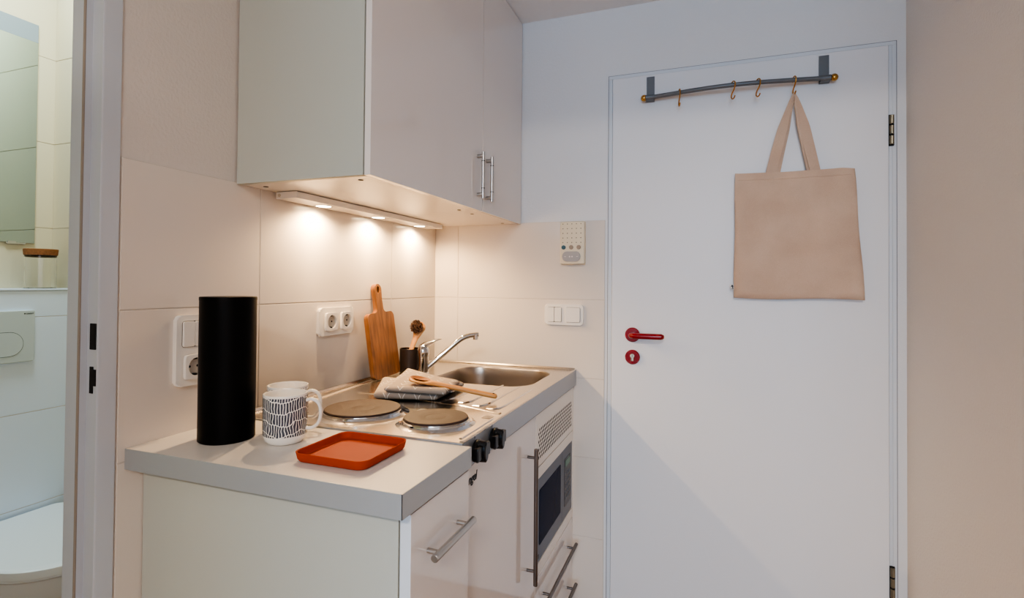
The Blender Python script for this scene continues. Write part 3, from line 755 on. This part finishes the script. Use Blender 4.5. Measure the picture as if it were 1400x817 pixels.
# cutting board leaning against the tiles (local: x width, y thickness, z height)
cb = thing('cutting_board', 'brown wooden cutting board with handle leaning against the tiles', 'cutting board', (.044, -.4300, ZS+.0045)); cb['local'] = 1
W, H, T = .077, .218, .0165
out = []
def arc(cx, cz, r, a0, a1, n=8): return [(cx+r*math.cos(a0+(a1-a0)*i/n), cz+r*math.sin(a0+(a1-a0)*i/n)) for i in range(n+1)]
half = arc(W-.016, .016, .016, -PI/2, 0)+arc(W-.02, H-.02, .02, 0, PI/2)+arc(.034, H+.016, .016, -PI/2, -PI, 6)+[(.0165, H+.045)]+arc(0, H+.078, .0195, -.25, PI/2, 8)
outl = half+[(-x, z) for x, z in reversed(half[:-1])]
# outline with a hang hole, triangulated by bmesh fill
t = bmesh.new()
def ringv(P, z): return [t.verts.new((x, y, z)) for x, y in P]
hole = [(.0070*math.cos(a), H+.078+.0118*math.sin(a)) for a in [2*PI*i/20 for i in range(20)]]
for y in (0, 1):
    A, Bv = ringv(outl, y*T), ringv(hole, y*T)
    ed = [t.edges.new((A[i], A[(i+1) % len(A)])) for i in range(len(A))]+[t.edges.new((Bv[i], Bv[(i+1) % len(Bv)])) for i in range(len(Bv))]
    bmesh.ops.triangle_fill(t, use_beauty=True, edges=ed)
    if y == 0: A0, B0 = A, Bv
for P, Q in ((A0, A), (B0, Bv)):
    for i in range(len(P)): j = (i+1) % len(P); t.faces.new((P[i], P[j], Q[j], Q[i]))
bmesh.ops.recalc_face_normals(t, faces=t.faces)
b = MB(); b.merge(t, 0, frameM((0, 0, 0), (0, 1, 0), (0, 0, 1), (1, 0, 0)))   # local x->Y, y->Z, thickness -> +X
for f in b.bm.faces:
    if f.normal.x > .9 and 0 < sum(v.co.y for v in f.verts)/len(f.verts): f.material_index = 0
me = b.build('board', [BOARDW], cb, ang=40)
mo = me.modifiers.new('soft', 'BEVEL'); mo.width = .003; mo.segments = 3; mo.limit_method = 'ANGLE'; mo.angle_limit = math.radians(50)
cb.rotation_euler = (.035, -.128, 0); del cb['local']

# dark cup with a dish brush
cu = thing('utensil_cup', 'dark brown cup holding the dish brush beside the cutting board', 'cup', (.066, -.300, ZS))
b = MB(); b.lathe([(0, 0), (.0365, 0), (.0375, .001), (.0375, .0865), (.0368, .0872), (.0358, .0865), (.0355, .003), (0, .003)], 48, M=Matrix.Translation(cu.location)); b.build('cup_body', CUPM, cu)
br = thing('dish_brush', 'wooden dish brush with dark round bristles standing in the dark cup', 'brush', (.062, -.308, ZS+.005))
b = MB()
hp = [(.060, -.316, .912), (.064, -.304, .96), (.070, -.290, 1.0), (.0755, -.280, 1.025), (.079, -.272, 1.043), (.0805, -.266, 1.060), (.0815, -.263, 1.074), (.083, -.261, 1.086)]
dirn = Vector((.20, -.98, .10))
b.sweep(hp, [(.0045*math.cos(2*PI*i/16), .0085*math.sin(2*PI*i/16)) for i in range(16)], up=dirn, scales=[(.8, .8), (.9, .95), (1, 1.05), (1, 1.2), (1.1, 1.9), (1.2, 2.95), (1.1, 2.8), (.7, 1.2)])
b.build('brush_handle', BEECH, br)
b = MB()
hc = Vector((.0795, -.2695, 1.0670)); ax = Vector((.20, -.97, .12)).normalized()
qm = ax.to_track_quat('Z', 'Y').to_matrix().to_4x4()
rnd = random.Random(3)
for i in range(330):
    r = .0245*math.sqrt(rnd.random()); a = rnd.random()*2*PI
    p0 = Matrix.Translation(hc) @ qm @ Vector((r*.75*math.cos(a), r*.75*math.sin(a), .0))
    p1 = Matrix.Translation(hc) @ qm @ Vector((r*1.04*math.cos(a), r*1.04*math.sin(a), .024-.006*(r/.0245)**2+rnd.uniform(-.0015, .0015)))
    b.cyl(p0, p1, 0.0014, .0012, seg=5)
b.build('bristle_head', BRISTLE, br)

# faucet
fa = thing('kitchen_faucet', 'chrome single-lever kitchen faucet with long angled spout at the sink', 'faucet', (.130, -.318, ZS))
fx, fy = .130, -.318
b = MB(); b.lathe([(0, 0), (.0215, 0), (.0215, .005), (.0185, .008), (.0188, .012), (.0182, .062), (.020, .066), (.0215, .078), (.0210, .088), (.0165, .0955), (.008, .099), (0, .0995)], 40, M=Matrix.Translation((fx, fy, ZS))); fb_ = b.build('faucet_body', CHROME, fa)
b = MB()
dl = Vector((.80, .60, 0)).normalized()
lp = [Vector((fx, fy, 0))+dl*s+Vector((0, 0, ZS+z)) for s, z in ((-.016, .080), (-.008, .096), (.006, .104), (.022, .110), (.038, .1175), (.054, .1225), (.064, .124))]
b.sweep(lp, [(.006*math.cos(2*PI*i/16), .0155*math.sin(2*PI*i/16)) for i in range(16)], up=(0, 0, 1), scales=[(.8, .6), (1.7, 1.15), (1.8, 1.15), (1.3, .95), (.85, .8), (.55, .65), (.28, .45)])
b.build('lever', CHROME, fa)
b = MB()
tip = Vector((.288, -.205, 0)); sd = (tip-Vector((fx, fy, 0))); sl = sd.length; sd.normalize()
sp_ = [Vector((fx, fy, 0))+sd*s+Vector((0, 0, ZS+z)) for s, z in ((.012, .021), (.03, .036), (.06, .0615), (.09, .087), (.118, .1105), (.134, .122), (.150, .130), (.166, .1345), (sl-.006, .137), (sl+.004, .1375))]
b.tube(sp_, .0095, 20, scales=[.95, 1, 1, 1, 1, 1, 1, 1, 1, .98])
e = sp_[-2]; b.cyl(e+Vector((0, 0, .004)), e+Vector((0, 0, -.018)), .0105, .0098, seg=22, bev=.001)
b.build('spout', CHROME, fa)

# ------------------------------------------------------------------ sockets and switches
def schuko(b2, cx, cz, M, parent, horizontal=True):
    b = MB()
    A_ = [2*PI*i/40 for i in range(40)]
    P = [(cx+.0265*math.cos(a)/(abs(math.cos(a))**9+abs(math.sin(a))**9)**(1/9), cz+.0265*math.sin(a)/(abs(math.cos(a))**9+abs(math.sin(a))**9)**(1/9)) for a in A_]
    Hh = [(cx+.0195*math.cos(a), cz+.0195*math.sin(a)) for a in A_]
    b.prism(P, .006, .0135, bev=.0008, M=M, hole=Hh)
    ins = b.build('socket_insert', PLASTW, parent)
    b = MB()
    b.lathe([(.0198, .0135), (.0192, .003), (0, .003)], 36, M=M @ Matrix.Translation((cx, cz, 0)))
    for dx in (-.0095, .0095): b.cyl(M @ Vector((cx+dx, cz, .0029)), M @ Vector((cx+dx, cz, .0035)), .0027, seg=12, mi=1)
    for dz in (-.0175, .0175): b.box((cx-.004, cz+dz-.0022, .0029), (cx+.004, cz+dz+.0022, .010), mi=1, M=M)
    b.build('socket_well', [PLASTG, DARK], ins)
def rocker(cx, cz, M, parent, double=False):
    M = M @ Matrix.Translation((0, 0, .0016))
    b = MB(); b.prism(rrect(cx-.0285, cz-.0285, cx+.0285, cz+.0285, .006, 4), .008, .0091, M=M); b.build('rocker_gap', DARK, parent)
    parts = ((-.0275, -.0006), (.0006, .0275)) if double else ((-.0275, .0275),)
    for a, c in parts:
        b = MB(); b.prism(rrect(cx+a, cz-.0275, cx+c, cz+.0275, .004, 4), .0085, .0142, bev=.0012, M=M); b.build('rocker', PLASTW, parent)
def plate(y0, z0, y1, z1, M, parent, wells):
    b = MB(); P = rrect(y0, z0, y1, z1, .010, 6)
    b.prism(P, 0, .0105, bev=.004, seg=3, M=M); b.build('cover_frame', PLASTW, parent)
ML = on_left(.0042); MK = on_back(-.0042)
so = thing('double_socket', 'white horizontal double socket on the tiles left of the cutting board', 'socket', (.004, -.642, 1.11))
plate(-.7215, 1.069, -.5625, 1.152, ML, so, None)
def schuko_on(cx, cz, M, parent):     # inserts sit on the frame front
    schuko(None, cx, cz, M @ Matrix.Translation((0, 0, .0077)), parent)
schuko_on(-.6775, 1.1105, ML, so); schuko_on(-.6065, 1.1105, ML, so)
ss = thing('switch_socket', 'white vertical switch and socket plate partly behind the black canister', 'socket', (.004, -1.124, 1.078))
plate(-1.1645, 1.0005, -1.083, 1.1545, ML, ss, None)
rocker(-1.1237, 1.1130, ML, ss, True); schuko_on(-1.1237, 1.0420, ML, ss)
sw = thing('light_switch', 'white double light switch plate on the tiles beside the entrance door', 'light switch', (.562, -.004, 1.112))
plate(.4868, 1.0725, .6378, 1.1512, MK, sw, None)
rocker(.5265, 1.112, MK, sw, True); rocker(.5985, 1.112, MK, sw)

# intercom
ic = thing('door_intercom', 'beige door intercom with grey talk button on the wall beside the door', 'intercom', (.598, -.004, 1.303))
MI = on_back(-.0037)
b = MB(); b.box((.5508, 1.303, 0), (.6445, 1.4645, .030), bev=.005, seg=3, M=MI)
for r in range(5):
    for c in range(5):
        q = MI @ Vector((.5625+c*.0172, 1.4545-r*.0175, .0299)); b.cyl(q, q+Vector((0, -.0003, 0)), .0019, seg=10, mi=1)
b.build('intercom_housing', [INTERC, mat('grille_hole', srgb(98, 84, 66), .8)], ic)
for x, m in ((.5655, TEAL), (.5945, TAN), (.6235, TAN)):
    b = MB(); b.lathe([(0, .0299), (.0082, .0299), (.0080, .0325), (.007, .0335), (0, .0335)], 28, M=MI @ Matrix.Translation((x, 1.3665, 0))); o = b.build('round_button', m, ic)
    if m is TEAL: o['label'] = 'teal button'
b = MB(); b.prism(rrect(.5605, 1.3125, .6305, 1.351, .0185, 8), .0298, .0342, bev=.0018, M=MI); tb = b.build('talk_button', GREYBTN, ic)
b = MB(); b.prism(rrect(.587, 1.3285, .5925, 1.334, .0026, 4), .034, .0346, M=MI); b.prism(rrect(.5965, 1.3285, .602, 1.334, .0026, 4), .034, .0346, M=MI); b.prism(rrect(.569, 1.3305, .576, 1.3325, .0009, 3), .034, .0346, M=MI); b.prism(rrect(.615, 1.3305, .622, 1.3325, .0009, 3), .034, .0346, M=MI); b.build('button_symbol', LABELW, tb)

# ------------------------------------------------------------------ coat rail on the door
cr_ = thing('coat_rail', 'grey curved coat rail with gold ball ends mounted on the door', 'coat rail', (1.157, -.012, 1.90))
b = MB()
RP = []
for i in range(33):
    u = i/32; x = .866+u*(1.449-.866)
    bul = math.sin(PI*u)**1.3
    RP.append(Vector((x, -.036-.030*bul, 1.8985+.0015*bul)))
b.tube(RP, .0074, 16); b.build('rail_bar', RAILM, cr_)
def rail_at(x):
    for p, q in zip(RP, RP[1:]):
        if p.x <= x <= q.x: return p.lerp(q, (x-p.x)/(q.x-p.x))
for x0, x1 in ((.8665, .8945), (1.4165, 1.4460)):
    b = MB(); b.box((x0, -.0135, 1.889), (x1, -.0105, 1.9820), bev=.0008); b.box((x0, -.040, 1.8895), (x1, -.0105, 1.8925)); b.box((x0, -.040, 1.9055), (x1, -.0105, 1.908))
    c = rail_at((x0+x1)/2); b.tube([(x0, c.y, c.z), (x1, c.y, c.z)], .0100, 18); b.build('bracket', RAILM, cr_)
for x, dx in ((.860, -1), (1.456, 1)):
    b = MB(); b.sphere((x, -.036, 1.8985), .0118); b.cyl((x-dx*.012, -.036, 1.8985), (x, -.036, 1.8985), .0065, seg=16); b.build('end_ball', GOLD, cr_)
def s_hook(x, label, rz=.0):
    c = rail_at(x); R1, R2 = .0118, .0100
    P = []
    for i in range(15):      # upper loop over the rail
        a = math.radians(-60+i*(250/14)); P.append((-math.cos(a)*R1, math.sin(a)*R1))
    P2 = []
    for i in range(15):
        a = math.radians(170-i*(250/14)*1.0); P2.append((math.cos(a)*R2*-1, -.034-math.sin(a)*R2*-1*-1))
    # S: front of upper loop runs down into the lower loop opening the other way
    up = [(R1*math.cos(a), R1*math.sin(a)) for a in [math.radians(200-i*14.3) for i in range(15)]]      # 200 -> 0 deg
    mid = [(R1*.9, -.008), (R1*.35, -.018), (-R2*.55, -.026)]
    lo = [(-R2*.0+R2*math.cos(a), -.0365+R2*math.sin(a)) for a in [math.radians(150+i*14.3) for i in range(15)]]   # 150 -> 350
    pts = [Vector((0, -q[0], q[1])) for q in up+mid+lo]
    rot = Matrix.Rotation(rz, 3, 'Z')
    b = MB(); b.tube([c+rot @ p for p in pts], .0022, 10)
    o = b.build('s_hook', COPPER, origin=c); return tag(o, label, 'hook', 'brass hooks on the coat rail')
s_hook(.982, 'empty brass hook nearest the left end of the coat rail', .25)
s_hook(1.1545, 'empty brass hook, second from the left on the coat rail', .55)
s_hook(1.231, 'empty brass hook just left of the one holding the bag', .55)
s_hook(1.3397, 'brass hook on the coat rail holding the tote bag straps', .3)

# ------------------------------------------------------------------ tote bag
tb_ = thing('tote_bag', 'beige cotton tote bag hanging from a hook on the door', 'bag', (1.345, -.035, 1.185))
TL, TR, BR_, BL_ = Vector((1.1635, 0, 1.608)), Vector((1.5125, 0, 1.606)), Vector((1.5405, 0, 1.1845)), Vector((1.1600, 0, 1.187))
def bagpt(u, v, front):
    p = BL_.lerp(BR_, u).lerp(TL.lerp(TR, u), v)
    sag = .006*math.sin(PI*u)*(v**4) + (.004 if .2 < u < .8 else 0)*0
    p.z -= sag*(1.0-.6*u)
    if v > .97 and u > .9: p.z -= .004*(u-.9)/.1
    p.z -= .003*math.sin(2*PI*u)*(1-v)**6
    edge = min(u/.06, (1-u)/.06, v/.05, 1); edge = max(0, edge)**.5
    bul = .011*edge*(1-.55*v)+.0030*edge*math.sin(7*u+5*v)+.0022*edge*math.sin(15*u-9*v+1)+.0015*edge*math.sin(23*v+6*u)+.006*edge*math.exp(-((u-.62-.25*v)/.10)**2)*v
    p.y = -.034-bul if front else -.024
    p.x += .0015*math.sin(9*v)*(1 if u > .5 else -.6)*abs(2*u-1)**6
    return p
b = MB()
b.grid(lambda u, v: bagpt(u, v, True), 56, 60); b.grid(lambda u, v: bagpt(u, v, False), 56, 60)
for s in (0, 1): b.grid(lambda u, v: bagpt(s, u, True).lerp(bagpt(s, u, False), v), 60, 2)
for s in (0, 1): b.grid(lambda u, v: bagpt(u, s, True).lerp(bagpt(u, s, False), v), 56, 2)
bmesh.ops.remove_doubles(b.bm, verts=b.bm.verts, dist=1e-5); bmesh.ops.recalc_face_normals(b.bm, faces=b.bm.faces)
b.build('bag_body', CANVAS, tb_, ang=70)
b = MB()   # hem seam along the mouth
b.sweep([bagpt(u/40, .945, True)+Vector((0, -.0006, 0)) for u in range(1, 40)], [(.0012, 0), (0, .0008), (-.0012, 0), (0, -.0008)], up=(0, 0, 1)); b.build('hem_seam', CANVAS, tb_)
hk = rail_at(1.3397)+Vector((0, 0, -.0445))
def strap(y, xl, xr, lift, tw, name='strap', only=None):
    P = []; sc = []; twl = []
    for i in range(41):
        u = i/40; s = 1 if u > .5 else -1; a = abs(2*u-1)        # a: 0 at hook, 1 at the bag
        x = 1.3397+((xr if s > 0 else xl)-1.3397)*(a**.86)
        if a < .06: x = 1.3397+s*a*.10
        zb = bagpt((xr if s > 0 else xl)*1-1.1635, 1, True).z if False else (1.604 if s > 0 else 1.600)-.03
        z = zb+(hk.z+lift-zb)*(1-a)**1.0
        if a < .06: z -= .004*(a/.06)
        yy = y+(hk.y-y)*(1-a)**2.2
        P.append(Vector((x, yy, z))); sc.append((.32+.68*min(1, a/.38), 1)); twl.append(s*tw*(1-a)**1.5)
    b = MB(); w = .0162
    b.sweep(P, [(w, -.0011), (w, .0011), (-w, .0011), (-w, -.0011)], up=(1, 0, -.3), scales=sc, twists=twl)
    return b.build(name, CANVAS, tb_, ang=70)
strap(-.0315, 1.266, 1.409, .0, .9); strap(-.0265, 1.279, 1.399, .003, .5)
# little woven side label with a black mark
lb = MB(); lb.box((1.1490, -.0335, 1.2145), (1.1615, -.0325, 1.2315), bev=.0003); sl_ = lb.build('side_label', LABELW, tb_)
sl_['label'] = 'white woven label'
b = MB(); Mt = on_back(-.0336)
b.prism(circ(1.1545, 1.2268, .0030, 16), 0, .0004, M=Mt); b.prism([(1.1525, 1.2255), (1.1562, 1.2255), (1.1585, 1.2185), (1.1575, 1.2160), (1.1510, 1.2160), (1.1512, 1.2172), (1.1555, 1.2180)], 0, .0004, M=Mt); b.prism(circ(1.1512, 1.2245, .0012, 10), 0, .0004, M=Mt); b.prism(circ(1.1580, 1.2250, .0013, 10), 0, .0004, M=Mt)
b.build('label_mark', INK, sl_)

# ------------------------------------------------------------------ bathroom things
mi = thing('bathroom_mirror', 'tall frameless mirror on the bathroom wall above the ledge', 'mirror', (BX, -1.0, 1.366))
b = MB(); b.box((BX+.006, -1.305, 1.3665), (BX+.012, -.706, 2.204), bev=.0012); b.build('mirror_pane', MIRROR, mi)
b = MB(); b.box((BX+.0118, -1.304, 2.135), (BX+.0124, -.707, 2.2035)); b.build('reflection_strip', mat('reflection_strip', srgb(138, 148, 152), .35), mi)  # grey strip added over the mirror in place of a reflected ceiling band
for y in (-.765, -1.24):
    b = MB(); b.box((BX+.004, y-.03, 1.3605), (BX+.014, y+.03, 1.3668), bev=.001); b.box((BX+.0125, y-.025, 1.3610), (BX+.0145, y+.0, 1.371)); b.build('mirror_clip', CHROME, mi)
JX, JY, JZ = -1.245, -.735, 1.1972
jar = thing('storage_jar', 'empty glass jar with cork lid on the bathroom ledge', 'jar', (JX, JY, JZ))
b = MB(); b.lathe([(0, 0), (.045, 0), (.0465, .002), (.0465, .122), (.0448, .122), (.0448, .005), (0, .005)], 56, M=Matrix.Translation((JX, JY, JZ))); b.build('glass_body', GLASS, jar)
b = MB(); b.lathe([(0, .114), (.0445, .1145), (.0455, .121), (.0485, .1225), (.0505, .143), (.049, .1448), (0, .1448)], 48, M=Matrix.Translation((JX, JY, JZ))); b.build('cork_lid', CORK, jar)
ex = BL+.004
fp = thing('flush_plate', 'grey-white toilet flush plate with large oval button on the tiled boxing', 'flush plate', (ex, -.93, 1.03))
MF = frameM((ex, 0, 0), (0, 1, 0), (0, 0, 1), (1, 0, 0))
b = MB(); b.prism(rrect(-1.054, .946, -.808, 1.1225, .006, 4), 0, .013, bev=.003, M=MF); b.build('plate_body', FLUSH, fp)
b = MB(); b.prism(rrect(-1.020, .9675, -.8405, 1.0510, .0415, 12), .0125, .0133, M=MF); b.build('button_gap', mat('gap_grey', srgb(60, 68, 72), .8), fp)
b = MB(); b.prism(rrect(-1.0185, .969, -.842, 1.0495, .040, 12), .0125, .0142, bev=.0006, M=MF); b.build('flush_button', FLUSH, fp)
text_mesh('GEBERIT', .0062, frameM((ex+.0131, -.8355, 1.1090), (0, 1, 0), (0, 0, 1), (1, 0, 0)), 'logo', INK, fp, depth=.0002, bold=.0001)
b = MB(); b.box((-.8405, 1.1092, .0128), (-.8368, 1.1132, .0134), M=MF); b.build('logo_square', INK, fp)
# wall-hung toilet with closed lid (D-shaped plan)
to = thing('toilet', 'white wall-hung toilet with closed lid in the bathroom', 'toilet', (-.9, -.905, .09))
def dshape(k, x0, x1, hw, n=40):
    P = []; L_ = x1-x0
    for i in range(n+1):
        a = -PI/2+PI*i/n
        P.append((x1-.19*k*1.15+.19*k*1.15*math.cos(a)**.85 if math.cos(a) > 0 else x1-.19*k*1.15, -.905+hw*k*math.sin(a)))
    r = .03
    return P+arc(x0+r, -.905+hw*k-r, r, PI/2, PI, 5)+arc(x0+r, -.905-hw*k+r, r, PI, 1.5*PI, 5)
def stack(rings, name, m):
    t = bmesh.new(); RV = [[t.verts.new((x, y, z)) for x, y in P] for P, z in rings]; n = len(RV[0])
    for k in range(len(RV)-1):
        for i in range(n): j = (i+1) % n; t.faces.new((RV[k][i], RV[k][j], RV[k+1][j], RV[k+1][i]))
    t.faces.new(RV[0][::-1]); t.faces.new(RV[-1]); bmesh.ops.recalc_face_normals(t, faces=t.faces)
    b = MB(); b.merge(t); return b.build(name, m, to, ang=40)
XB = BL+.0045
stack([(dshape(.62, XB, -.80, .185), .10), (dshape(.80, XB, -.72, .185), .2), (dshape(.93, XB, -.65, .185), .33), (dshape(.96, XB, -.632, .185), .385)], 'bowl', CERAM)
stack([(dshape(.97, -1.128, -.625, .187), .3855), (dshape(.99, -1.13, -.618, .187), .392), (dshape(.98, -1.13, -.62, .187), .396)], 'seat', CERAM)
stack([(dshape(1.0, -1.132, -.612, .187), .3975), (dshape(1.005, -1.132, -.610, .187), .402), (dshape(1.0, -1.132, -.612, .187), .421), (dshape(.985, -1.130, -.620, .187), .425), (dshape(.95, -1.124, -.640, .187), .4265)], 'lid', CERAM)

# ------------------------------------------------------------------ lights
def light(name, typ, loc, energy, col, rot=(0, 0, 0), **kw):
    l = bpy.data.lights.new(name, typ); l.energy = energy; l.color = col
    for k, v in kw.items(): setattr(l, k, v)
    o = bpy.data.objects.new(name, l); COL.objects.link(o); o.location = loc; o.rotation_euler = rot; return o
light('window_daylight', 'AREA', (1.35, -7.0, 1.55), 70, (.42, .69, 1.0), (PI/2, 0, 0), shape='RECTANGLE', size=1.9, size_y=1.55)
light('added_warm_fill', 'AREA', (1.5, -4.2, 2.62), 66, (1.0, .88, .78), (0, 0, 0), shape='DISK', size=.5)  # added warm fill with no visible source, lifts the side walls
for y in SPY:
    light('strip_spot', 'SPOT', (.046, y, 1.4425), 9.5, (1.0, .68, .36), (0, math.radians(0), 0), spot_size=math.radians(165), spot_blend=.6, shadow_soft_size=.012)
light('bathroom_lamp', 'AREA', (-.85, -1.05, 2.60), 13, (.78, .94, 1.0), (0, 0, 0), shape='DISK', size=.4)
w = bpy.data.worlds.new('World'); S.world = w; w.use_nodes = True
bg = w.node_tree.nodes['Background']; bg.inputs[0].default_value = (.75, .85, 1, 1); bg.inputs[1].default_value = .8

# ------------------------------------------------------------------ camera
f_, a_, y0_, pt, ro = 724.03, .3504, 377.5584, .014, .008
F0 = Vector((-math.sin(a_), math.cos(a_), 0)); R0 = Vector((math.cos(a_), math.sin(a_), 0)); Z0 = Vector((0, 0, 1))
Fw = math.cos(pt)*F0+math.sin(pt)*Z0; U0 = -math.sin(pt)*F0+math.cos(pt)*Z0
R2 = math.cos(ro)*R0+math.sin(ro)*U0; U2 = -math.sin(ro)*R0+math.cos(ro)*U0
cam = bpy.data.cameras.new('Camera'); co = bpy.data.objects.new('Camera', cam); COL.objects.link(co)
cam.sensor_fit = 'HORIZONTAL'; cam.sensor_width = 36; cam.lens = 36*f_/1400; cam.shift_y = -(408.5-y0_)/1400; cam.clip_start = .02
co.matrix_world = frameM((1.0694, -1.9781, 1.2277), R2, U2, -Fw)
S.camera = co
S.view_settings.view_transform = 'AgX'; S.view_settings.look = 'AgX - Medium High Contrast'; S.view_settings.exposure = 0.80; S.view_settings.gamma = 1
S.cycles.use_denoising = True
S.cycles.max_bounces = 10; S.cycles.diffuse_bounces = 6; S.cycles.glossy_bounces = 6; S.cycles.transmission_bounces = 8
S.cycles.sample_clamp_indirect = 4; S.cycles.caustics_reflective = False; S.cycles.caustics_refractive = False
